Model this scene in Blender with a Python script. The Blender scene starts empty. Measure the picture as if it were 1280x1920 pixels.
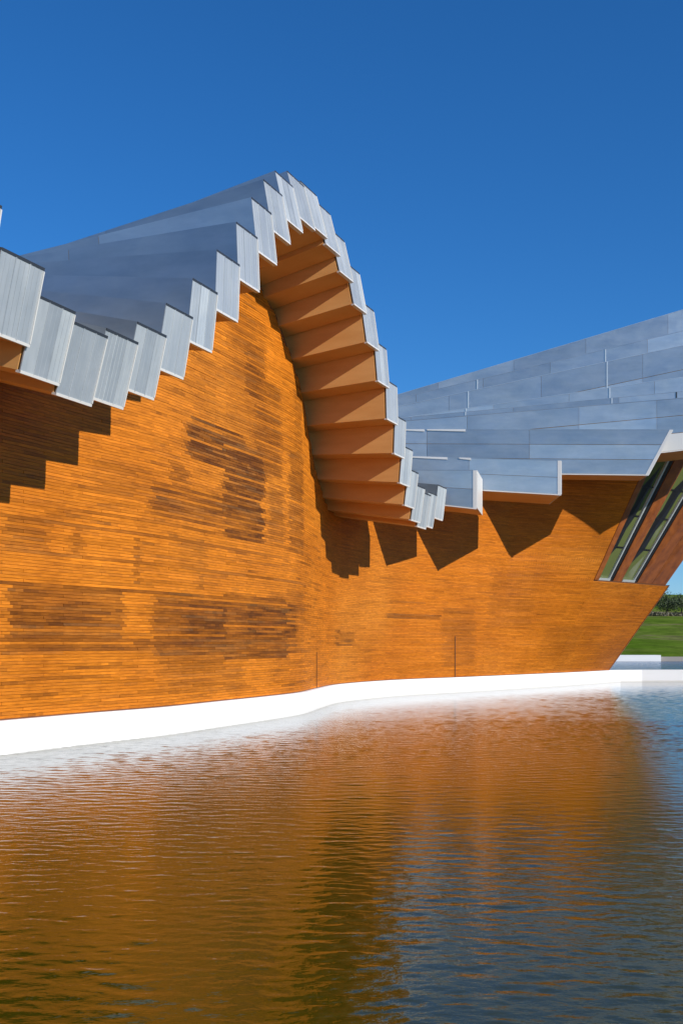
import bpy, math, random
import numpy as np
from mathutils import Vector

random.seed(11)
rng = np.random.default_rng(5)
sc = bpy.context.scene
col = sc.collection

# ------------------------------------------------------------------ camera
CAM_Z = 2.3
cam_d = bpy.data.cameras.new('camera')
cam = bpy.data.objects.new('camera', cam_d)
col.objects.link(cam)
cam.location = (0, 0, CAM_Z)
cam.rotation_euler = (math.radians(90), 0, 0)
cam_d.sensor_width = 36
cam_d.lens = 45
cam_d.shift_y = 246 / 1920
cam_d.clip_start = 0.1
cam_d.clip_end = 20000
sc.camera = cam

# ------------------------------------------------------------------ light
SUN_EL = math.radians(26.9)
SUN_AZ = math.atan2(0.831, -0.556)          # clockwise from +Y towards +X
sun_vec = Vector((math.sin(SUN_AZ) * math.cos(SUN_EL), math.cos(SUN_AZ) * math.cos(SUN_EL), math.sin(SUN_EL)))
world = bpy.data.worlds.new('World')
sc.world = world
world.use_nodes = True
wn = world.node_tree
wn.nodes.clear()
sky = wn.nodes.new('ShaderNodeTexSky')
sky.sky_type = 'NISHITA'
sky.sun_disc = False
sky.sun_elevation = SUN_EL
sky.sun_rotation = SUN_AZ
sky.altitude = 800
sky.air_density = 1.0
sky.dust_density = 0.0
sky.ozone_density = 10.0
bg = wn.nodes.new('ShaderNodeBackground')
bg.inputs['Strength'].default_value = 0.13
wo = wn.nodes.new('ShaderNodeOutputWorld')
hs = wn.nodes.new('ShaderNodeHueSaturation')
hs.inputs['Saturation'].default_value = 1.1
wn.links.new(sky.outputs[0], hs.inputs['Color'])
wn.links.new(hs.outputs[0], bg.inputs[0])
wn.links.new(bg.outputs[0], wo.inputs[0])
sd = bpy.data.lights.new('sun', 'SUN')
sd.energy = 4.8
sd.angle = math.radians(0.5)
sd.color = (1.0, 0.95, 0.87)
so = bpy.data.objects.new('sun', sd)
col.objects.link(so)
so.rotation_euler = sun_vec.to_track_quat('Z', 'Y').to_euler()
so.location = (60, -40, 60)
sc.view_settings.view_transform = 'Standard'
sc.view_settings.look = 'None'
sc.view_settings.exposure = 0.0
sc.view_settings.gamma = 1.0
sc.view_settings.use_curve_mapping = False

# ------------------------------------------------------------------ materials
def mat(name):
    m = bpy.data.materials.new(name)
    m.use_nodes = True
    nt = m.node_tree
    b = nt.nodes['Principled BSDF']
    return m, nt, b

def node(nt, typ, **kw):
    n = nt.nodes.new(typ)
    for k, v in kw.items():
        if k in ('blend_type', 'data_type', 'attribute_name', 'noise_dimensions', 'operation', 'wave_type', 'bands_direction', 'attribute_type', 'wave_profile'):
            setattr(n, k, v)
        else:
            n.inputs[k].default_value = v
    return n

def coords(nt, scale=(1, 1, 1), kind='Object', rot=(0, 0, 0)):
    tc = nt.nodes.new('ShaderNodeTexCoord')
    mp = nt.nodes.new('ShaderNodeMapping')
    mp.inputs['Scale'].default_value = scale
    mp.inputs['Rotation'].default_value = rot
    nt.links.new(tc.outputs[kind], mp.inputs[0])
    return mp.outputs[0]

def ramp(nt, src, stops):
    r = nt.nodes.new('ShaderNodeValToRGB')
    els = r.color_ramp.elements
    while len(els) > 1:
        els.remove(els[-1])
    els[0].position = stops[0][0]
    els[0].color = (*stops[0][1], 1)
    for p, c in stops[1:]:
        e = els.new(p)
        e.color = (*c, 1)
    nt.links.new(src, r.inputs[0])
    return r.outputs[0]

def mix(nt, mode, fac, a, b):
    m = nt.nodes.new('ShaderNodeMix')
    m.data_type = 'RGBA'
    m.blend_type = mode
    for sock, v in ((m.inputs[0], fac), (m.inputs[6], a), (m.inputs[7], b)):
        if hasattr(v, 'links') or hasattr(v, 'is_linked'):
            nt.links.new(v, sock)
        elif isinstance(v, tuple):
            sock.default_value = (*v, 1)
        else:
            sock.default_value = v
    return m.outputs[2]

def noise(nt, vec, scale, detail=4, rough=0.55, dist=0.0):
    n = nt.nodes.new('ShaderNodeTexNoise')
    n.inputs['Scale'].default_value = scale
    n.inputs['Detail'].default_value = detail
    n.inputs['Roughness'].default_value = rough
    n.inputs['Distortion'].default_value = dist
    nt.links.new(vec, n.inputs['Vector'])
    return n.outputs['Fac']

def bump(nt, b, h, strength, dist):
    bn = nt.nodes.new('ShaderNodeBump')
    bn.inputs['Strength'].default_value = strength
    bn.inputs['Distance'].default_value = dist
    nt.links.new(h, bn.inputs['Height'])
    nt.links.new(bn.outputs[0], b.inputs['Normal'])

def madd(nt, a, k, c):
    n = nt.nodes.new('ShaderNodeMath'); n.operation = 'MULTIPLY_ADD'
    nt.links.new(a, n.inputs[0]); n.inputs[1].default_value = k
    if c is None: n.inputs[2].default_value = 0
    else: nt.links.new(c, n.inputs[2])
    return n.outputs[0]

# cedar planks: per-plank tint attribute times fine grain
m_wood, nt, b = mat('cedar_plank')
at_ = node(nt, 'ShaderNodeAttribute')
at_.attribute_name = 'tint'
g1 = noise(nt, coords(nt, (1.2, 1.2, 26)), 2.2, 5, 0.6)
g2 = noise(nt, coords(nt, (0.35, 0.35, 0.5)), 1.0, 3, 0.5)
c1 = mix(nt, 'MULTIPLY', 1.0, at_.outputs['Color'], ramp(nt, g1, [(0.25, (0.62, 0.56, 0.5)), (0.62, (1.12, 1.12, 1.1))]))
c2 = mix(nt, 'MULTIPLY', 1.0, c1, ramp(nt, g2, [(0.3, (0.86, 0.82, 0.76)), (0.7, (1.1, 1.1, 1.06))]))
nt.links.new(c2, b.inputs['Base Color'])
b.inputs['Roughness'].default_value = 0.55
b.inputs['Specular IOR Level'].default_value = 0.12
bump(nt, b, g1, 0.35, 0.006)

m_back, nt, b = mat('wall_membrane')
b.inputs['Base Color'].default_value = (0.16, 0.06, 0.02, 1)
b.inputs['Roughness'].default_value = 0.9

# reddish smooth boards of the prow
m_panel, nt, b = mat('prow_board')
g = noise(nt, coords(nt, (1.5, 1.5, 1.5)), 1.4, 6, 0.6)
nt.links.new(ramp(nt, g, [(0.3, (0.17, 0.045, 0.012)), (0.7, (0.36, 0.105, 0.02))]), b.inputs['Base Color'])
b.inputs['Roughness'].default_value = 0.45

# soffit boards
m_soffit, nt, b = mat('soffit_board')
g = noise(nt, coords(nt, (0.5, 0.5, 2.5)), 1.3, 5, 0.6)
nt.links.new(ramp(nt, g, [(0.3, (0.70, 0.34, 0.10)), (0.7, (0.80, 0.43, 0.15))]), b.inputs['Base Color'])
b.inputs['Roughness'].default_value = 0.6

def metal(name, lo, hi, metallic, rough, streak):
    m, nt, b = mat(name)
    g1 = noise(nt, coords(nt, streak), 1.0, 6, 0.62)
    g2 = noise(nt, coords(nt, (0.6, 0.6, 0.9)), 1.0, 5, 0.65, 0.6)
    oi = nt.nodes.new('ShaderNodeObjectInfo')
    c = ramp(nt, g1, [(0.25, lo), (0.75, hi)])
    c = mix(nt, 'MULTIPLY', 1.0, c, ramp(nt, g2, [(0.3, (0.92, 0.925, 0.94)), (0.68, (1.04, 1.035, 1.03))]))
    c = mix(nt, 'MULTIPLY', 1.0, c, ramp(nt, oi.outputs['Random'], [(0.0, (0.78, 0.80, 0.83)), (0.7, (1.0, 1.0, 1.0)), (1.0, (1.22, 1.21, 1.18))]))
    nt.links.new(c, b.inputs['Base Color'])
    b.inputs['Metallic'].default_value = metallic
    rr = ramp(nt, g2, [(0.3, (rough - 0.04,) * 3), (0.7, (rough + 0.06,) * 3)])
    nt.links.new(rr, b.inputs['Roughness'])
    bump(nt, b, noise(nt, coords(nt, (0.9, 0.9, 0.9)), 1.0, 3, 0.5), 0.5, 0.04)
    return m

m_fascia = metal('aluminium_fascia', (0.43, 0.465, 0.485), (0.56, 0.585, 0.59), 0.3, 0.42, (3.5, 3.5, 0.35))
m_roof = metal('aluminium_roof_sheet', (0.42, 0.46, 0.48), (0.60, 0.62, 0.62), 0.72, 0.32, (0.5, 0.5, 2.0))
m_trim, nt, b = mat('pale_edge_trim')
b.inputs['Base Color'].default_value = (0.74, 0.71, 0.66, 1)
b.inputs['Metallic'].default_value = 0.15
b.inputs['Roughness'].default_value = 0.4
m_coping, nt, b = mat('dark_coping')
b.inputs['Base Color'].default_value = (0.03, 0.035, 0.045, 1)
b.inputs['Roughness'].default_value = 0.5
m_frame, nt, b = mat('silver_frame')
b.inputs['Base Color'].default_value = (0.62, 0.66, 0.66, 1)
b.inputs['Metallic'].default_value = 0.4
b.inputs['Roughness'].default_value = 0.4
m_dark, nt, b = mat('dark_frame')
b.inputs['Base Color'].default_value = (0.012, 0.013, 0.016, 1)
b.inputs['Roughness'].default_value = 0.4
m_glass, nt, b = mat('reflect_tint_glass')
b.inputs['Base Color'].default_value = (0.13, 0.155, 0.05, 1)  # olive base colour stands in for green ground mirrored in the panes
b.inputs['Roughness'].default_value = 0.08
b.inputs['IOR'].default_value = 1.52
m_cler, nt, b = mat('clerestory_glass')
b.inputs['Base Color'].default_value = (0.02, 0.02, 0.022, 1)
b.inputs['Roughness'].default_value = 0.1

m_white, nt, b = mat('white_concrete')
g = noise(nt, coords(nt, (0.6, 0.6, 2.0)), 1.0, 6, 0.65)
nt.links.new(ramp(nt, g, [(0.3, (0.84, 0.84, 0.83)), (0.6, (0.88, 0.88, 0.88))]), b.inputs['Base Color'])
tcz = nt.nodes.new('ShaderNodeSeparateXYZ'); tco = nt.nodes.new('ShaderNodeTexCoord')
nt.links.new(tco.outputs['Object'], tcz.inputs[0])
g3 = noise(nt, coords(nt, (0.9, 0.9, 0.0)), 1.0, 5, 0.7)
edge = madd(nt, g3, -0.10, tcz.outputs['Z'])
tide = ramp(nt, edge, [(0.0, (0.86, 0.84, 0.8)), (0.03, (1, 1, 1))])
lk = [l for l in nt.links if l.to_socket == b.inputs['Base Color']][0].from_socket
nt.links.new(mix(nt, 'MULTIPLY', 1.0, lk, tide), b.inputs['Base Color'])
b.inputs['Roughness'].default_value = 0.8
m_conc, nt, b = mat('grey_concrete')
b.inputs['Base Color'].default_value = (0.34, 0.31, 0.28, 1)
b.inputs['Roughness'].default_value = 0.85

# pool water
m_water, nt, b = mat('pool_water')
b.inputs['Base Color'].default_value = (0.042, 0.043, 0.001, 1)
b.inputs['Roughness'].default_value = 0.06
b.inputs['IOR'].default_value = 1.333
w1 = noise(nt, coords(nt, (1.0, 1.5, 1), rot=(0, 0, 0.2)), 7.5, 3, 0.5, 0.6)
w2 = noise(nt, coords(nt, (1.0, 1.2, 1), rot=(0, 0, -0.3)), 1.7, 2, 0.5, 0.3)
w3 = noise(nt, coords(nt, (1.0, 1.3, 1)), 20.0, 2, 0.5, 0.2)
hh = madd(nt, w3, 0.5, madd(nt, w1, 0.3, None))
bump(nt, b, hh, 1.0, 0.004)
m_water2, nt, b = mat('far_pool_water')
b.inputs['Base Color'].default_value = (0.03, 0.07, 0.11, 1)
b.inputs['Roughness'].default_value = 0.08
b.inputs['IOR'].default_value = 1.333
bump(nt, b, noise(nt, coords(nt), 1.5, 3), 1.0, 0.2)

m_ground, nt, b = mat('meadow')
g1 = noise(nt, coords(nt, (1, 1, 1)), 0.05, 6, 0.65, 0.4)
g2 = noise(nt, coords(nt, (1, 0.5, 1)), 0.35, 7, 0.75)
c = ramp(nt, g1, [(0.32, (0.085, 0.16, 0.014)), (0.5, (0.13, 0.19, 0.03)), (0.62, (0.22, 0.18, 0.10))])
c = mix(nt, 'MULTIPLY', 1.0, c, ramp(nt, g2, [(0.35, (0.6, 0.62, 0.6)), (0.65, (1.3, 1.25, 1.15))]))
nt.links.new(c, b.inputs['Base Color'])
b.inputs['Roughness'].default_value = 0.95
b.inputs['Specular IOR Level'].default_value = 0.0
m_bark, nt, b = mat('bark')
b.inputs['Base Color'].default_value = (0.07, 0.05, 0.035, 1)
b.inputs['Roughness'].default_value = 0.9
m_leaf, nt, b = mat('leaf')
oi = nt.nodes.new('ShaderNodeNewGeometry')
c = ramp(nt, oi.outputs['Random Per Island'], [(0, (0.03, 0.05, 0.018)), (1, (0.075, 0.10, 0.035))])
nt.links.new(c, b.inputs['Base Color'])
b.inputs['Roughness'].default_value = 0.7

# ------------------------------------------------------------------ helpers
def tag(o, label=None, cat=None, group=None, kind=None):
    if label: o['label'] = label
    if cat: o['category'] = cat
    if group: o['group'] = group
    if kind: o['kind'] = kind
    return o

def mesh_obj(name, verts, faces, m, parent=None, cols=None):
    me = bpy.data.meshes.new(name)
    me.from_pydata([tuple(v) for v in verts], [], faces)
    if isinstance(m, (list, tuple)):
        for x in m: me.materials.append(x)
    else:
        me.materials.append(m)
    if cols is not None:                       # one colour per face
        ca = me.color_attributes.new('tint', 'FLOAT_COLOR', 'CORNER')
        buf = []
        for f, c in zip(faces, cols):
            buf += [c[0], c[1], c[2], 1.0] * len(f)
        ca.data.foreach_set('color', buf)
    me.update()
    o = bpy.data.objects.new(name, me)
    col.objects.link(o)
    if parent: o.parent = parent
    return o

def empty(name, loc=(0, 0, 0), parent=None):
    o = bpy.data.objects.new(name, None)
    o.empty_display_size = 0.5
    col.objects.link(o)
    o.location = loc
    if parent: o.parent = parent
    return o

BOXF = [(0, 1, 2, 3), (7, 6, 5, 4), (0, 4, 5, 1), (1, 5, 6, 2), (2, 6, 7, 3), (3, 7, 4, 0)]
def hexa(name, p8, m, parent=None):
    """a closed block from 8 corners: ring of four, then the opposite ring"""
    return mesh_obj(name, p8, BOXF, m, parent)

def slab(name, o, e1, e2, e3, m, parent=None):
    """block spanned by three edge vectors from corner o"""
    o, e1, e2, e3 = Vector(o), Vector(e1), Vector(e2), Vector(e3)
    ps = [o, o + e1, o + e1 + e2, o + e2]
    if e1.cross(e2).dot(e3) > 0:
        ps = [o, o + e2, o + e1 + e2, o + e1]
    return hexa(name, ps + [p + e3 for p in ps], m, parent)

def proj(p):
    return 640 + 2400 * p[0] / p[1], 1206 - 2400 * (p[2] - CAM_Z) / p[1]

# ------------------------------------------------------------------ wall surface
PLAN = [(-16, 8.5), (-13.2, 13), (-10.6, 18.6), (-8.3, 23.6), (-7.06, 26.5), (-5.94, 29.1), (-4.55, 32.0), (-3.45, 35.2),
        (-2.15, 39.0), (-1.38, 41.8), (-.88, 45.6), (-.2, 49.8), (1.35, 54), (3.13, 57.2), (5.47, 60.2), (9.3, 65.6), (12.7, 70.6), (15.7, 75.5)]
def catmull(P, n=24):
    P = [np.array(p, float) for p in P]
    P = [2 * P[0] - P[1]] + P + [2 * P[-1] - P[-2]]
    o = []
    for i in range(1, len(P) - 2):
        for k in range(n):
            t = k / n
            o.append(.5 * ((2 * P[i]) + (-P[i-1] + P[i+1]) * t + (2 * P[i-1] - 5 * P[i] + 4 * P[i+1] - P[i+2]) * t * t
                           + (-P[i-1] + 3 * P[i] - 3 * P[i+1] + P[i+2]) * t ** 3))
    o.append(P[-2])
    return np.array(o)
CRV = catmull(PLAN)
CS = np.r_[0, np.cumsum(np.hypot(*np.diff(CRV, axis=0).T))]
S_END = float(CS[-1])
ZB = 0.70
LEAN_S = [0, 57.0, 60.8, 66.6, S_END]
LEAN_Q = [0, 0.0, 0.06, 0.50, 0.76]
def plan(s):
    return np.array([np.interp(s, CS, CRV[:, 0]), np.interp(s, CS, CRV[:, 1])])
def plan_n(s):
    d = plan(min(s + .3, S_END)) - plan(max(s - .3, 0))
    d /= np.hypot(*d)
    return np.array([d[1], -d[0]])
LN = np.array([0.8, -0.6])
def wall_pt(s, z, off=0.0):
    p = plan(s)
    q = np.interp(s, LEAN_S, LEAN_Q)
    p = p + LN * q * max(z - ZB, 0) + plan_n(s) * off
    return (float(p[0]), float(p[1]), float(z))
def s_at_px(px, z):
    ss = np.linspace(18, S_END, 1500)
    xs = [proj(wall_pt(s, z))[0] for s in ss]
    return float(np.interp(px, xs, ss))

# ------------------------------------------------------------------ roof wave (side section)
A = np.array([0.339, 0.941]); N = np.array([0.941, -0.339]); B = -N
NBEAM_LO, NBEAM_HI = -9, 23
KS = 0.981
HF = 1.32 * KS
BW = 1.234 * KS
BI = list(range(-3, 24))
BX = [-5.480, -5.2, -4.85, -4.46, -4.05, -3.64, -3.23, -2.83, -2.49, -2.22, -1.99, -1.76, -1.50, -1.19, -.80, -.36, .12, .61, 1.06, 1.48, 1.84, 2.15, 2.44, 2.74, 3.06, 3.38, 3.86]
def ph(i): return 2 * math.pi * (i + 1) / 22
def beam(i):
    D = KS * 1.03 * (23.5 + 1.15 * i)
    X = KS * (float(np.interp(i, BI, BX)) if i >= -3 else BX[0] + (i + 3) * 0.425)
    zt = 2.3 + KS * (9.4 - 3.6 * math.cos(ph(i)))
    c = math.cos(ph(i))
    t = math.radians(15.5 * c if i < 10 else -3.2 + 12.0 * c)
    return np.array([X, D]), zt, t
def beam_bottom(s):
    """underside height of the roof above wall position s"""
    p = plan(s)
    best = None
    for k in np.arange(-10, 24, 0.25):
        f, zt, t = beam(k)
        d = (p - f) @ A
        if best is None or abs(d) < best[0]:
            q = (p - f) @ B
            best = (abs(d), zt - HF * math.cos(t) + q * math.tan(t))
    return best[1]
ZTOP_S = np.arange(0, S_END + .5, 0.5)
ZTOP_V = []
for s in ZTOP_S:
    if s < 49: z = beam_bottom(s) + 0.15
    else: z = float(np.interp(s, [49, 52, 57, 60.0, 62.5, 67.5, 80], [7.7, 7.9, 9.0, 9.8, 11.8, 12.3, 12.6]))
    ZTOP_V.append(z)
def wall_top(s): return float(np.interp(s, ZTOP_S, ZTOP_V))

# ------------------------------------------------------------------ building root
bld = empty('winery_building', (0, 45, ZB))
tag(bld, 'long timber clad winery with a stepped wavy metal roof behind the pool', 'building')
def V3(p, z): return Vector((float(p[0]), float(p[1]), float(z)))
PAR = bld
def fix(o):
    """keep world coordinates under the moved root"""
    o.matrix_parent_inverse = bld.matrix_world.inverted()
bpy.context.view_layer.update()

# backing wall behind the planks
Z_WIN = 5.62
S_WIN = s_at_px(1112, Z_WIN)
vs, fs = [], []
st = np.r_[np.arange(0, 56, 0.5), np.arange(56, S_END, .15), S_END]
for s in st:
    zt = wall_top(s)
    if s > S_WIN: zt = Z_WIN
    for z in (ZB + .002, zt):
        vs.append(wall_pt(s, z, -.004 if s < 56 else -.02)); vs.append(wall_pt(s, z, -0.35))
for k in range(len(st) - 1):
    a, b2 = 4 * k, 4 * k + 4
    fs += [(a, b2, b2 + 2, a + 2), (a + 1, a + 3, b2 + 3, b2 + 1), (a + 2, b2 + 2, b2 + 3, a + 3)]
e = 4 * (len(st) - 1)
fs += [(e, e + 1, e + 3, e + 2), (0, 2, 3, 1)]
wall = mesh_obj('wall', vs, fs, m_back, bld); fix(wall)

# planks --------------------------------------------------------------
STAINS = [  # s0, s1, z0, z1, strength: weathered panels and streaks
    (27.5, 31.8, 7.2, 8.3, .75), (31.3, 33.2, 9.3, 11.2, .6), (25.6, 33.2, 5.4, 6.4, .62), (29.9, 33.2, 5.3, 8.0, .75),
    (35.0, 37.3, 5.2, 8.4, .55), (20.33, 24.7, 2.15, 3.55, .58), (20.33, 20.8, 2.1, 3.55, .8), (24.2, 24.7, 2.2, 3.6, .8),
    (20.0, 26.0, 2.15, 2.4, .55), (25.7, 36.4, 1.9, 3.6, .62), (26.0, 31.6, 1.0, 2.1, .36), (27.5, 30.5, 2.4, 3.3, .8), (31.5, 36.2, 2.3, 3.5, .75), (21.5, 24.4, 2.6, 3.1, .7), (33.2, 35.0, 5.4, 7.2, .45), (35.6, 37.0, 8.4, 10.5, .4), (26.6, 28.0, 6.4, 7.0, .5), (30.5, 32.5, 9.9, 11.8, .42), (27.0, 29.2, 4.2, 4.9, .3), (44.1, 47.0, 2.2, 2.8, .55),
    (23.2, 26.0, 5.9, 6.6, .3), (20.1, 22.0, 4.3, 5.0, .42), (32.0, 34.6, 7.4, 10.2, .52), (25.0, 25.35, 3.7, 4.8, .75),
    (28.35, 28.7, 3.8, 5.0, .75), (30.0, 33.2, 8.0, 12.0, .28), (33.4, 37.4, 1.9, 4.0, .3), (22.5, 23.2, 4.3, 5.0, .4),
    (28.0, 31.0, 8.4, 10.0, .22), (55.0, 58.2, 1.2, 3.9, .3), (59, 63, 3.0, 6.0, .22), (50.2, 58.0, 3.42, 3.62, .55), (50.2, 54, 4.1, 4.2, .4), (49, 53, 5.0, 5.1, .4), (64, 68, 1.4, 3.2, .2)]
ROWLINES = {5.0: .5, 4.3: .6, 3.6: .6, 5.3: .45, 3.0: .3, 2.1: .3, 6.6: .3, 8.4: .35}
def smooth_noise(seed):
    r = np.random.default_rng(seed)
    g = r.random((64, 64))
    def f(x, y):
        x %= 63; y %= 63
        i, j = int(x), int(y); u, v = x - i, y - j
        return (g[i, j] * (1-u) * (1-v) + g[i+1, j] * u * (1-v) + g[i, j+1] * (1-u) * v + g[i+1, j+1] * u * v)
    return f
n_a, n_b = smooth_noise(1), smooth_noise(2)
BASE = np.array((0.60, 0.19, 0.014)); DARK = np.array((0.13, 0.042, 0.008)); GREY = np.array((0.17, 0.07, 0.02)); PALE = np.array((0.72, 0.30, 0.045))
RED = np.array((0.46, 0.125, 0.008))
PITCH, PH, PT = 0.070, 0.063, 0.014
COLW = 2.15; COL0 = 20.33 - COLW * 9
def plank_geo(s0, s1, z, nseg, rowseed):
    v, f, c = [], [], []
    rs = np.linspace(s0 + .002, s1 - .002, nseg + 1)
    j = rowseed.uniform(-.005, .005)
    tw = rowseed.uniform(-.004, .004)
    for s in rs:
        for zz, off in ((z, PT + j + tw), (z + PH, PT + j - tw), (z + PH, -0.012), (z, -0.012)):
            v.append(wall_pt(s, zz, off))
    r0 = rowseed.normal(0, .085)
    hue = rowseed.random()
    right = np.clip((s0 - 38) / 8, 0, 1)
    for k in range(nseg):
        sm = (rs[k] + rs[k+1]) / 2
        w = 0.0
        row = round(z / PITCH)
        rj = np.random.default_rng(row * 31 + int(sm * .2))
        ja, jb, skip = rj.uniform(-.1, .55) * (rj.random() < .6), rj.uniform(-.45, .12) * (rj.random() < .5), rj.random()
        streak = n_a(sm * 1.1 + row * 5.37, row * 3.71)           # runs along one plank, unlike its neighbours
        fine = n_b(sm * 3.1 + row * 2.9, row * 7.13)
        patch = n_a(sm * .5 + 11, z * .8 + 5)
        for a0, a1, z0, z1, st_ in STAINS:
            if a0 + min(ja, (a1 - a0) * .3) < sm < a1 + max(jb, (a0 - a1) * .3) and z0 + (skip - .5) * .2 < z + .05 < z1 + (skip - .5) * .2:
                k_ = .35 if skip < .2 else 1.0
                fe = float(np.clip(min(sm - a0, a1 - sm) / .5 + .35, .3, 1))
                w = max(w, fe * k_ * st_ * (0.22 + .95 * streak + .4 * fine + .35 * patch))
        for zl, st_ in ROWLINES.items():
            if abs(z + .04 - zl) < PITCH * .51 and sm < 39:
                w = max(w, st_ * (0.2 + 1.3 * n_b(sm * .9, zl * 5)))
        w = max(w, (streak - .6) * 1.5 * (1 - .45 * right) * (.5 + patch))
        w = float(np.clip(w, 0, 1))
        base = BASE * (1 + r0 * (1 - .45 * right) + rowseed.normal(0, .03))
        base = base * (1 - .35 * right * 0) + (RED - BASE) * (.55 * right) * (0.4 + .6 * hue)
        pale_n = n_b(sm * .22 + 7, z * .3 + 3)  # broad random drift towards the paler cedar tone
        base = base + (PALE - BASE) * max(0, pale_n - .5) * (.5 + .5 * right)
        dk = DARK if hue < .7 else GREY
        cc = np.clip(base * (1 - w) + dk * w, .004, .9)
        a, b2 = 4 * k, 4 * k + 4
        for q in ((0, 1), (1, 2), (3, 0)):
            f.append((a + q[0], b2 + q[0], b2 + q[1], a + q[1])); c.append(cc)
    e = 4 * nseg
    f += [(0, 1, 2, 3), (e + 3, e + 2, e + 1, e)]
    c += [c[0], c[-1]]
    return v, f, c

rows_all = []
for r in range(int((13.5 - ZB) / PITCH)):
    z = ZB + .03 + r * PITCH
    x = 13.0 + (r * 0.717) % COLW
    cuts_ = [13.0]
    while x < S_END - .4:
        cuts_.append(x); x += COLW
    cuts_ = sorted(cuts_ + [S_WIN] + [S_END])
    for s0, s1 in zip(cuts_[:-1], cuts_[1:]):
        if s1 - s0 < .06: continue
        # clip each plank where the roof comes down on it
        lim = lambda q: (Z_WIN - .02) if q > S_WIN + .02 else wall_top(q)
        a0, a1 = s0, s1
        qs = [q for q in np.linspace(s0, s1, 9) if lim(q) > z + PH]
        if len(qs) < 2: continue
        if len(qs) < 9: a0, a1 = qs[0], qs[-1]
        rows_all.append((a0, a1, z))
def vis_size(pl):
    x0, y0 = proj(wall_pt(pl[0], pl[2])); x1, _ = proj(wall_pt(pl[1], pl[2]))
    D = plan((pl[0] + pl[1]) / 2)[1]
    x0, x1 = max(x0, 0), min(x1, 1280)
    if x1 - x0 < 10: return 0
    hid = beam_bottom(pl[0]) - 1.2 if pl[0] < 28 else 99
    if pl[2] > hid: return 0
    return (x1 - x0) * (2400 * PITCH / D)
order = sorted(range(len(rows_all)), key=lambda k: -vis_size(rows_all[k]))
single = set(order[:296])
sv, sf, scol = [], [], []
for k, (s0, s1, z) in enumerate(rows_all):
    rs = np.random.default_rng(1000 + k)
    v, f, c = plank_geo(s0, s1, z, max(2, int(round((s1 - s0) / .27))), rs)
    if k in single:
        o = mesh_obj('plank', v, f, m_wood, wall, c)
        o.matrix_parent_inverse = wall.matrix_world.inverted()
    else:
        n0 = len(sv)
        sv += v; sf += [tuple(i + n0 for i in q) for q in f]; scol += c
o = mesh_obj('plank_field', sv, sf, m_wood, wall, scol)
tag(o, kind='stuff')

# vertical joint strips low on the wall
for s_, z1 in ((40.1, 1.95), (56.2, 2.6)):
    a = wall_pt(s_, ZB + .03, .03); b2 = wall_pt(s_ + .05, ZB + .03, .03)
    nn = plan_n(s_)
    slab('joint_strip', a, Vector(b2) - Vector(a), (0, 0, z1 - ZB), (nn[0] * .015, nn[1] * .015, 0), m_back, wall)

# ------------------------------------------------------------------ roof beams of the wave
LB = 19.0
for i in range(NBEAM_LO, NBEAM_HI + 1):
    f, zt, t = beam(i)
    rising = math.sin(ph(i - .3)) > 0
    n3 = Vector((N[0], N[1], 0)); a3 = Vector((A[0], A[1], 0)); z3 = Vector((0, 0, 1))
    U = z3 * math.cos(t) + n3 * math.sin(t)
    Bk = -n3 * math.cos(t) + z3 * math.sin(t)
    T = V3(f, zt + random.uniform(-.012, .012)) + n3 * random.uniform(-.015, .015)
    Wd = a3 * (BW - .004)
    # core, boarded underneath
    core = slab('roof_beam', T - U * (HF - .012) + Bk * .04, Wd, Bk * LB, U * (HF - .03), m_soffit, bld)
    fix(core)
    # folded sheet on top
    for k in range(4):
        l0, l1 = k * LB / 4, (k + 1) * LB / 4
        dz = random.uniform(-.004, .004)
        slab('top_sheet', T - U * .016 + Bk * (l0 + .045) + a3 * .002, a3 * (BW - .008), Bk * (l1 - l0 - .012), U * (.03 + dz), m_roof, core)
    # side sheets where the side stands above its lower neighbour
    cuts = [-0.02]
    while cuts[-1] < LB - 1:
        cuts.append(min(LB, cuts[-1] + random.uniform(3.4, 5.2)))
    if rising:
        for k in range(len(cuts) - 1):
            yaw = random.uniform(-.004, .006)
            slab('riser_sheet', T - U * (HF - .02) + Bk * (cuts[k] + .004) - a3 * (.004 + yaw), Bk * (cuts[k+1] - cuts[k] - .012),
                 U * (HF - .01), a3 * .006, m_roof, core)
    # front sheets
    edges = [0, BW * .33, BW * .66, BW]
    for k in range(3):
        g = random.uniform(0, .006)
        slab('fascia_sheet', T - U * HF + a3 * (edges[k] + .001) - Bk * (.004), a3 * (edges[k+1] - edges[k] - .002), U * (HF - .03), -Bk * (.018 + g), m_fascia, core)
        if k:
            slab('seam', T - U * HF + a3 * (edges[k] - .012) - Bk * .004, a3 * .024, U * (HF - .03), -Bk * .03, m_fascia, core)
    rv, rf = [], []
    for rb in (.11, .22, .44, .55, .77, .88):
        o_ = T - U * HF + a3 * (BW * rb - .006) - Bk * .02
        n0 = len(rv)
        e1, e2, e3 = a3 * .012, U * (HF - .03), -Bk * .008
        rv += [o_, o_ + e1, o_ + e1 + e2, o_ + e2, o_ + e3, o_ + e1 + e3, o_ + e1 + e2 + e3, o_ + e2 + e3]
        rf += [tuple(i_ + n0 for i_ in q) for q in BOXF]
    mesh_obj('ribs', rv, rf, m_fascia, core)
    slab('coping', T - U * .036 - Bk * .03 + a3 * .002, a3 * (BW - .006), U * .048, Bk * .07, m_coping, core)
    slab('drip_edge', T - U * (HF + .03) - Bk * .034 + a3 * .003, a3 * (BW - .008), U * .05, Bk * .10, m_trim, core)
    slab('corner_trim', T - U * (HF - .03) - Bk * .004 + a3 * (BW - .034), a3 * .03, U * (HF - .08), -Bk * .04, m_trim, core)

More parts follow.
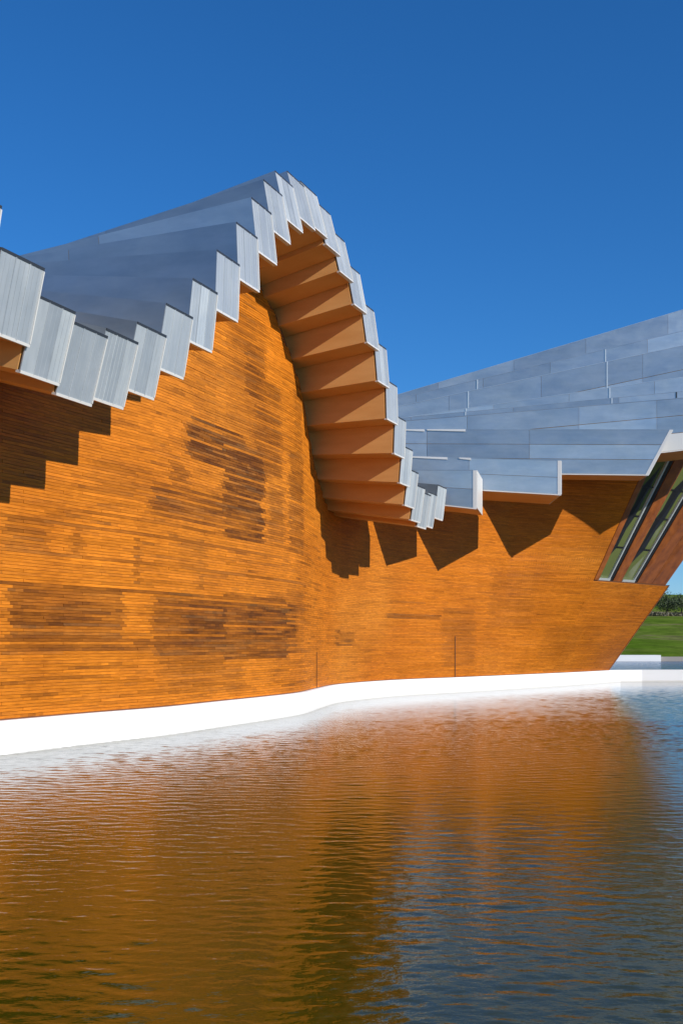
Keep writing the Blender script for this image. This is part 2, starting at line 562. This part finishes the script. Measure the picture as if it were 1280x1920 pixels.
# dark glazed strip between wall head and roof on the falling side
s = 28.0
while s < 49:
    z0 = wall_top(s) - .6
    zh = max(.3, min(beam_bottom(s), beam_bottom(s + 1.2)) + .3 - z0)
    p0, p1 = wall_pt(s, z0, -.42), wall_pt(s + 1.2, z0, -.42)
    o = hexa('clerestory_pane', [p0, p1, (p1[0], p1[1], z0 + zh), (p0[0], p0[1], z0 + zh)] +
             [(q[0] - .04, q[1] + .02, q[2]) for q in (p0, p1, (p1[0], p1[1], z0 + zh), (p0[0], p0[1], z0 + zh))], m_cler, bld)
    fix(o)
    s += 1.2

# ------------------------------------------------------------------ fanned beams of the central canopy
def at(px, py, D): return Vector(((px - 640) / 2400 * D, D, CAM_Z + (1206 - py) / 2400 * D))
b_c = Vector((-0.995, 0.1, 0))
def canopy_beam(px, pyb, pyt, D, back_px, back_pyb, back_pyt, L, fl, rx=.05, deep=None):
    """front lower corner seen at (px, pyb); lower and upper edge also known at back_px"""
    c = at(px, pyb, D); ct = at(px, pyt, D)
    r_c = Vector((rx, math.sqrt(1 - rx * rx), 0))
    u = (back_px - 640) / 2400
    q = (c.x - u * c.y) / (u * b_c.y - b_c.x)
    Db = c.y + b_c.y * q
    kb = (at(back_px, back_pyb, Db).z - c.z) / q
    kt = (at(back_px, back_pyt, Db).z - ct.z) / q
    if deep: kb = kt; c = Vector((c.x, c.y, ct.z - deep))
    def P(q_, top, w=0.0):
        base = c + b_c * q_ + r_c * w
        return Vector((base.x, base.y, (ct.z + kt * q_) if top else (c.z + kb * q_)))
    return P, (lambda x: (c.x - (x - 640) / 2400 * c.y) / ((x - 640) / 2400 * b_c.y - b_c.x))

def build_canopy(P0, L, fl, courses, rake=0.0, cuts=None, tint=m_roof, low=False):
    def P(q, top, w=0.0):
        return P0(q - rake if (top and q < .5) else q, top, w)
    nrm = Vector((-b_c.y, b_c.x, 0)); nrm = nrm if nrm.y < 0 else -nrm       # towards the viewer's left
    core = hexa('canopy_beam', [P(0.03, 0, .02), P(L, 0, .02), P(L, 0, fl), P(0.03, 0, fl),
                                P(0.03, 1, .02), P(L, 1, .02), P(L, 1, fl), P(0.03, 1, fl)][::1], m_soffit, bld)
    fix(core)
    # side sheets in courses
    cs = [0.0]
    x = 0.0
    while x < L - .5:
        x = min(L, x + random.uniform(3.6, 5.5)); cs.append(x)
    if cuts: cs = cuts
    for j in range(courses):
        h0, h1 = j / courses, (j + 1) / courses
        for k in range(len(cs) - 1):
            off = random.uniform(.004, .018)
            def Q(q, h):
                lo, hi = P(q, 0), P(q, 1)
                return lo + (hi - lo) * h
            q0, q1 = cs[k] + .006, cs[k+1] - .006
            e0, e1 = h0 + .006, h1 - .004
            ring = [Q(q0, e0), Q(q1, e0), Q(q1, e1), Q(q0, e1)]
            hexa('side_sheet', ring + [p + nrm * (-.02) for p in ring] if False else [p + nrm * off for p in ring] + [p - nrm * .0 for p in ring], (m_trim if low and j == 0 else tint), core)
    # end fascia and trims
    ring = [P(0, 0, 0), P(0, 0, fl), P(0, 1, fl), P(0, 1, 0)]
    hexa('end_fascia', [p - b_c * .03 for p in ring] + ring, m_trim, core)
    ring = [P(0, 0), P(L, 0), P(L, 0) + Vector((0, 0, -.05)), P(0, 0) + Vector((0, 0, -.05))]
    hexa('drip_edge', [p + nrm * .04 for p in ring] + [p - nrm * .05 for p in ring], m_trim, core)
    ring = [P(0, 0), P(0.15, 0), P(0.15, 1), P(0, 1)]
    hexa('corner_trim', [p + nrm * .03 for p in ring] + ring, m_trim, core)
    # top sheet
    ring = [P(0, 1), P(L, 1), P(L, 1, fl), P(0, 1, fl)]
    hexa('top_sheet', ring + [p + Vector((0, 0, .03)) for p in ring], m_roof, core)
    return core

specs = [  # px, bottom, top, depth, back px, back bottom, back top, length, end-face length, courses
    (893, 953, 882, 52.8, 830, 946, 882, 7, 2.95, 2, .18),
    (1051, 927, 864, 55.5, 900, 918, 860, 10, 3.9, 2, .03),
    (1215, 890, 806, 59.7, 1056, 888, 806, 15, 2.2, 3, .04),
    (1420, 827, 735, 61.4, 1262, 845, 748, 22, 4.0, 3, .05),
]
for (px, yb, yt, D, bpx, byb, byt, L, fl, nc, rx) in specs:
    P, qx = canopy_beam(px, yb, yt, D, bpx, byb, byt, L, fl, rx)
    core = build_canopy(P, L, fl, nc, 1.1 if px == 1215 else 0.0, low=(px == 1420))  # pale trim colour on one beam's lowest course stands for stronger sunlight
    for x0, x1 in ({1051: [(838, 762), (882, 860)], 1215: [(872, 800), (795, 758)]}.get(px, [])):  # pale strips along the top edge stand for sun glints
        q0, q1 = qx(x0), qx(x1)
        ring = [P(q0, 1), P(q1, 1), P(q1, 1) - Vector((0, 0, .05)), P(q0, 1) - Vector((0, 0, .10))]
        hexa('glint_strip', [p + Vector((0, -.06, .02)) for p in ring] + ring, m_trim, core)
# upper beams whose fronts lie to the right of the frame
uppers = [  # front px, depth, top y there; back px, top y there; length, end width, height, courses
    (1480, 66.3, 715, 900, 770, 26, 1.0, 2.2, 2),
    (1400, 67.3, 690, 1000, 748, 26, 1.0, 2.0, 1),
    (1400, 68.5, 622, 934, 722, 28, 1.0, 2.6, 2),
    (1400, 69.7, 592, 895, 712, 30, 1.0, 2.0, 1),
    (1400, 70.9, 545, 800, 724, 30, 1.0, 2.2, 1),
    (1668, 72.5, 690, 1300, 700, 20, 8.0, 3.2, 3),
    (1700, 78.0, 640, 1400, 660, 20, 9.0, 3.6, 3),
]
for k_, (px, D, yt, bpx, byt, L, fl, hgt, nc) in enumerate(uppers):
    P, qx = canopy_beam(px, yt, yt, D, bpx, byt, byt, L, fl, .05, hgt)
    core = build_canopy(P, L, fl, nc)
    for x0 in ({0: (873, 1147, 1268), 1: (1143, 874), 2: (1138, 878), 3: (1135, 895)}.get(k_, ())):
        q0 = qx(x0)
        lo, hi = P(q0, 0), P(q0, 1)
        slab('joint_strip', lo + Vector((0, -.04, 0)), b_c * .06, hi - lo, (0, .035, 0), m_coping if x0 == 1268 else m_frame, core)

# ------------------------------------------------------------------ slanting glazed prow
S_GL = [s_at_px(p, Z_WIN) for p in (1112, 1120, 1143, 1147, 1166, 1189, 1193, 1249)]
Z_GT = 12.6
def strip(name, s0, s1, z0, z1, off0, off1, m, parent):
    ring = [wall_pt(s0, z0, off1), wall_pt(s1, z0, off1), wall_pt(s1, z1, off1), wall_pt(s0, z1, off1)]
    back = [wall_pt(s0, z0, off0), wall_pt(s1, z0, off0), wall_pt(s1, z1, off0), wall_pt(s0, z1, off0)]
    return hexa(name, ring + back, m, parent)
trimo = strip('jamb_board', S_GL[0], S_GL[1], Z_WIN, Z_GT, -.4, .05, m_panel, bld); fix(trimo)
for (g0, g1) in ((1, 2), (4, 5)):
    fr = strip('window', S_GL[g0], S_GL[g1], Z_WIN, Z_GT, -.30, -.24, m_dark, bld); fix(fr)
    zz = [Z_WIN, 7.35, 8.95, 10.4, 11.75, Z_GT]
    for k in range(5):
        strip('pane', S_GL[g0] + .03, S_GL[g1] - .03, zz[k] + .04, zz[k+1] - .04, -.235, -.21, m_glass, fr)
        if k:
            strip('mullion', S_GL[g0], S_GL[g1], zz[k] - .035, zz[k] + .035, -.235, -.17, m_dark, fr)
    strip('frame_edge', S_GL[g1] - .02, S_GL[g1] + .09, Z_WIN, Z_GT, -.23, -.10, m_frame, fr)
    strip('sill', S_GL[g0], S_GL[g1], Z_WIN - .02, Z_WIN + .12, -.20, -.02, m_frame, fr)
for (g0, g1) in ((2, 4), (5, 7)):
    n_ = 1 if g0 == 2 else 2
    a0 = S_GL[g0] + .11
    pst = strip('dark_post', a0, a0 + .28, Z_WIN, Z_GT, -.4, -.1, m_dark, bld); fix(pst)
    ed = np.linspace(a0 + .29, S_GL[g1], n_ + 1)
    for k in range(n_):
        pb = strip('prow_board', ed[k] + .01, ed[k+1] - .01, Z_WIN + .01, Z_GT, -.4, -.06, m_panel, bld); fix(pb)
# sloping end of the wall: edge board and return
ring = [wall_pt(S_END, z, o_) for z, o_ in ((ZB, .04), (Z_WIN, .04), (Z_WIN, -.36), (ZB, -.36))]
ed = hexa('edge_board', ring + [(p[0] + .06, p[1] + .09, p[2]) for p in ring], m_panel, bld); fix(ed)
rt = [wall_pt(S_END, ZB, -.37), wall_pt(S_END, Z_GT, -.37)]
rtb = [(rt[0][0] - 6, rt[0][1] + 12, ZB), (rt[1][0] - 6, rt[1][1] + 12, Z_GT)]
o = hexa('return_wall', [rt[0], rtb[0], rtb[1], rt[1]] + [(p[0] - .3, p[1] - .1, p[2]) for p in (rt[0], rtb[0], rtb[1], rt[1])], m_back, bld); fix(o)
# rear wall that closes the hall
o = hexa('rear_wall', [(-36, 24, ZB), (-2, 104, ZB), (-2, 104, 10), (-36, 24, 10), (-36.4, 24.2, ZB), (-2.4, 104.2, ZB), (-2.4, 104.2, 10), (-36.4, 24.2, 10)], m_conc, bld); fix(o)

# ------------------------------------------------------------------ setting
# ground sheet to the horizon
ys = list(np.arange(-60, 129, 21.0)) + [128.9, 129.1] + list(np.linspace(132, 300, 22)) + [340, 400, 480, 600, 800, 1100, 1600, 2600, 5000, 9000]
xs = [-9000, -5000, -2500, -1200, -600, -300, -150, -80, -40] + list(np.arange(-20, 121, 10)) + [150, 200, 300, 600, 1200, 2500, 5000, 9000]
def gz(x, y):
    if y < 129: return -0.6
    h = np.interp(y, [129, 140, 265, 420, 700, 1200, 2600, 9000], [1.2, 1.6, 8.4, 18, 27, 42, 60, 60])
    return float(h + .25 * math.sin(x * .07 + y * .05) * min(1, (y - 129) / 40) + .02 * (y - 129) * .12 * math.sin(x * .013 + 1))
vs = [(x, y, gz(x, y)) for y in ys for x in xs]
nx = len(xs)
fs = [(j * nx + i, j * nx + i + 1, (j + 1) * nx + i + 1, (j + 1) * nx + i) for j in range(len(ys) - 1) for i in range(nx - 1)]
tag(mesh_obj('ground', vs, fs, m_ground), kind='structure')

# rippled water with real relief, meshed finer where ripples show larger; flat sheets at the sides
wr = np.random.default_rng(77)
WAVES = []
NW = 110
for k in range(NW):
    lam = 0.075 * (0.55 / 0.075) ** wr.random()
    th = math.radians(78) + wr.normal(0, .7)
    WAVES.append((lam, th, 0.060 * math.sqrt(2 / NW) * (1.0 if lam < .3 else .6), wr.uniform(0, 6.28)))
pv, pq, margins, nbase = [], [], [], 0
for (x0, x1, dx, y0, y1, dy) in ((-8.5, 8.5, .036, 4.45, 17, .030), (-12.5, 14, .05, 17, 38, .055), (-15.5, 22, .09, 38, 77.5, .12)):
    gx, gy = np.meshgrid(np.linspace(x0, x1, int((x1 - x0) / dx)), np.linspace(y0, y1, int((y1 - y0) / dy)))
    gx = gx.astype(np.float32); gy = gy.astype(np.float32)
    gh = np.zeros_like(gx)
    kept = sum(w_[2] ** 2 for w_ in WAVES if w_[0] >= 2.5 * dy); gain = min(1.5, math.sqrt(sum(w_[2] ** 2 for w_ in WAVES) / kept))
    for lam, th, sl, p0 in WAVES:
        if lam < 2.5 * dy: continue
        kk = 2 * math.pi / lam
        gh += sl / kk * np.sin(kk * (gx * math.cos(th) + gy * math.sin(th)) + p0)
    gh *= gain
    gh *= 0.8 + 0.35 * np.sin(gx * .31 + 1.3 * np.sin(gy * .13)) * np.sin(gy * .21 + .8 * np.sin(gx * .17))
    gh *= np.clip(np.minimum(gx - x0, x1 - gx) / .8, 0, 1)
    ny_, nx_ = gx.shape
    pv.append(np.stack([gx, gy, gh], -1).reshape(-1, 3))
    ii = (np.arange(ny_ - 1)[:, None] * nx_ + np.arange(nx_ - 1)[None, :]).ravel() + nbase
    pq.append(np.stack([ii, ii + 1, ii + nx_ + 1, ii + nx_], -1))
    nbase += nx_ * ny_
    margins += [(-60, x0, y0, y1), (x1, 70, y0, y1)]
pv = np.concatenate(pv); pq = np.concatenate(pq)
me = bpy.data.meshes.new('pool_water')
nq = len(pq)
me.vertices.add(len(pv)); me.vertices.foreach_set('co', pv.ravel().astype(np.float32))
me.loops.add(nq * 4); me.loops.foreach_set('vertex_index', pq.ravel().astype(np.int32))
me.polygons.add(nq)
me.polygons.foreach_set('loop_start', np.arange(0, nq * 4, 4, dtype=np.int32))
me.polygons.foreach_set('loop_total', np.full(nq, 4, dtype=np.int32))
me.polygons.foreach_set('use_smooth', np.ones(nq, dtype=bool))
me.materials.append(m_water)
me.update()
wob = bpy.data.objects.new('pool_water', me); col.objects.link(wob)
tag(wob, kind='structure')
mv, mf = [], []
for (x0, x1, y0, y1) in margins:
    n0 = len(mv)
    mv += [(x0, y0, 0), (x1, y0, 0), (x1, y1, 0), (x0, y1, 0)]; mf.append((n0, n0 + 1, n0 + 2, n0 + 3))
tag(mesh_obj('pool_water_margin', mv, mf, m_water), kind='structure')
tag(mesh_obj('far_pool_water', [(10, 77, .52), (120, 77, .52), (120, 128.5, .52), (10, 128.5, .52)], [(0, 1, 2, 3)], m_water2), kind='structure')

# white kerb under the wall, then straight on to the right
def ribbon(name, front, back, z0, z1, m):
    v, f = [], []
    for p, q in zip(front, back):
        v += [(p[0], p[1], z0), (p[0], p[1], z1 - .02), (p[0] * .999 + q[0] * .001, p[1] * .999 + q[1] * .001, z1), (q[0], q[1], z1), (q[0], q[1], z0)]
    for k in range(len(front) - 1):
        a, b2 = 5 * k, 5 * k + 5
        for j in range(4):
            f.append((a + j, b2 + j, b2 + j + 1, a + j + 1))
    e = 5 * (len(front) - 1)
    f += [(4, 3, 2, 1, 0), (e, e + 1, e + 2, e + 3, e + 4)]
    return mesh_obj(name, v, f, m)
fr, bk = [], []
for s in np.linspace(0, S_END, 160):
    p, n = plan(s), plan_n(s)
    fr.append(p + n * .16); bk.append(p - n * .8)
for x, y in ((16.6, 76.3), (18.0, 76.75), (22, 76.9), (40, 77.0), (90, 77.2)):
    fr.append((x, y)); bk.append((x - .1, y + .9))
tag(ribbon('plinth_kerb', fr, bk, -.5, ZB, m_white), kind='structure')
o = tag(mesh_obj('building_floor', [(*plan(0), .66)] + [(*(plan(s) - plan_n(s) * .5), .66) for s in np.linspace(1, S_END - 1, 40)] + [(-2, 104, .66), (-36, 24, .66)],
                 [tuple(range(43))], m_conc), kind='structure')

# far pool edge: white kerb, then lower grey edging
def block(name, x0, x1, y0, y1, z0, z1, m):
    return slab(name, (x0, y0, z0), (x1 - x0, 0, 0), (0, y1 - y0, 0), (0, 0, z1 - z0), m)
tag(block('far_kerb', 20, 31.6, 126.8, 128.6, -.5, 1.12, m_white), kind='structure')
tag(block('far_edging', 31.62, 120, 127.6, 128.6, -.5, .95, m_conc), kind='structure')
# near bank
tag(mesh_obj('near_bank', [(-120, -60, .6), (120, -60, .6), (120, 4.0, .6), (-120, 4.0, .6)], [(0, 1, 2, 3)], m_ground), kind='structure')
tag(block('near_kerb', -60, 70, 4.0, 4.5, -.5, .62, m_white), kind='structure')

# ------------------------------------------------------------------ trees beyond the meadow
def tree(x, y, h, w, seed, label):
    r = np.random.default_rng(seed)
    z = gz(x, y)
    root = empty('field_tree', (x, y, z))
    tag(root, label, 'tree', 'trees at the top of the meadow')
    v, f = [], []
    ns = 7
    segs = [(0, 0, 0, .16), (.05, 0, h * .3, .12), (.1, .05, h * .6, .07), (.0, .1, h * .85, .03)]
    for (a, b2, c, rr) in segs:
        for k in range(ns):
            an = 2 * math.pi * k / ns
            v.append((a + rr * math.cos(an), b2 + rr * math.sin(an), c))
    for j in range(3):
        for k in range(ns):
            f.append((j * ns + k, j * ns + (k + 1) % ns, (j + 1) * ns + (k + 1) % ns, (j + 1) * ns + k))
    mesh_obj('trunk', v, f, m_bark, root)
    v, f = [], []
    blobs = [(r.normal(0, w * .28), r.normal(0, w * .28), h * r.uniform(.35, .85), w * r.uniform(.25, .42)) for _ in range(9)]
    for bx, by, bz, br in blobs:
        for _ in range(200):
            d = r.normal(size=3); d /= np.linalg.norm(d)
            p = np.array((bx, by, bz)) + d * br * r.uniform(.5, 1.05) * np.array((1, 1, .8))
            u = r.normal(size=3); u /= np.linalg.norm(u)
            q = np.cross(u, d); q /= (np.linalg.norm(q) + 1e-6)
            sz = r.uniform(.10, .22)
            n0 = len(v)
            v += [tuple(p - u * sz), tuple(p + q * sz * .6), tuple(p + u * sz), tuple(p - q * sz * .6)]
            f.append((n0, n0 + 1, n0 + 2, n0 + 3))
    mesh_obj('crown', v, f, m_leaf, root)
tl = [(65.5, 258, 4.4, 5.5, 'dark bushy tree nearest the corner of the building'),
      (69.5, 262, 3.4, 6.0, 'wide low tree at the meadow top, just right of the bushy one'),
      (74.5, 262, 4.6, 5.0, 'tall round tree at the right edge of the picture'),
      (72.0, 300, 4.5, 6.0, 'pale tree farther up the slope behind the wide low one'),
      (67.0, 286, 4.0, 6.5, 'squat tree on the slope behind the dark bushy tree')]
for k, (x, y, h, w, lb) in enumerate(tl): tree(x, y, h, w, 40 + k, lb)
hv, hf = [], []
hr = np.random.default_rng(9)
for k in range(9000):
    x = hr.uniform(52, 110); y = 250 + hr.normal(0, 1.6)
    z = gz(x, y) + hr.random() * (.2 + 1.5 * n_a(x * .45, 3.3) ** 2)
    u = hr.normal(size=3); u /= np.linalg.norm(u); q = np.cross(u, hr.normal(size=3)); q /= np.linalg.norm(q)
    n0 = len(hv); sz = hr.uniform(.1, .26); p = np.array((x, y, z))
    hv += [tuple(p - u * sz), tuple(p + q * sz * .6), tuple(p + u * sz), tuple(p - q * sz * .6)]
    hf.append((n0, n0 + 1, n0 + 2, n0 + 3))
m_scrub, nt, b = mat('scrub_leaf')
oi = nt.nodes.new('ShaderNodeNewGeometry')
nt.links.new(ramp(nt, oi.outputs['Random Per Island'], [(0, (0.06, 0.065, 0.03)), (0.6, (0.14, 0.12, 0.06)), (1, (0.2, 0.16, 0.09))]), b.inputs['Base Color'])
tag(mesh_obj('scrub', hv, hf, m_scrub), 'low brownish scrub along the top edge of the green meadow', 'scrub', kind='stuff')
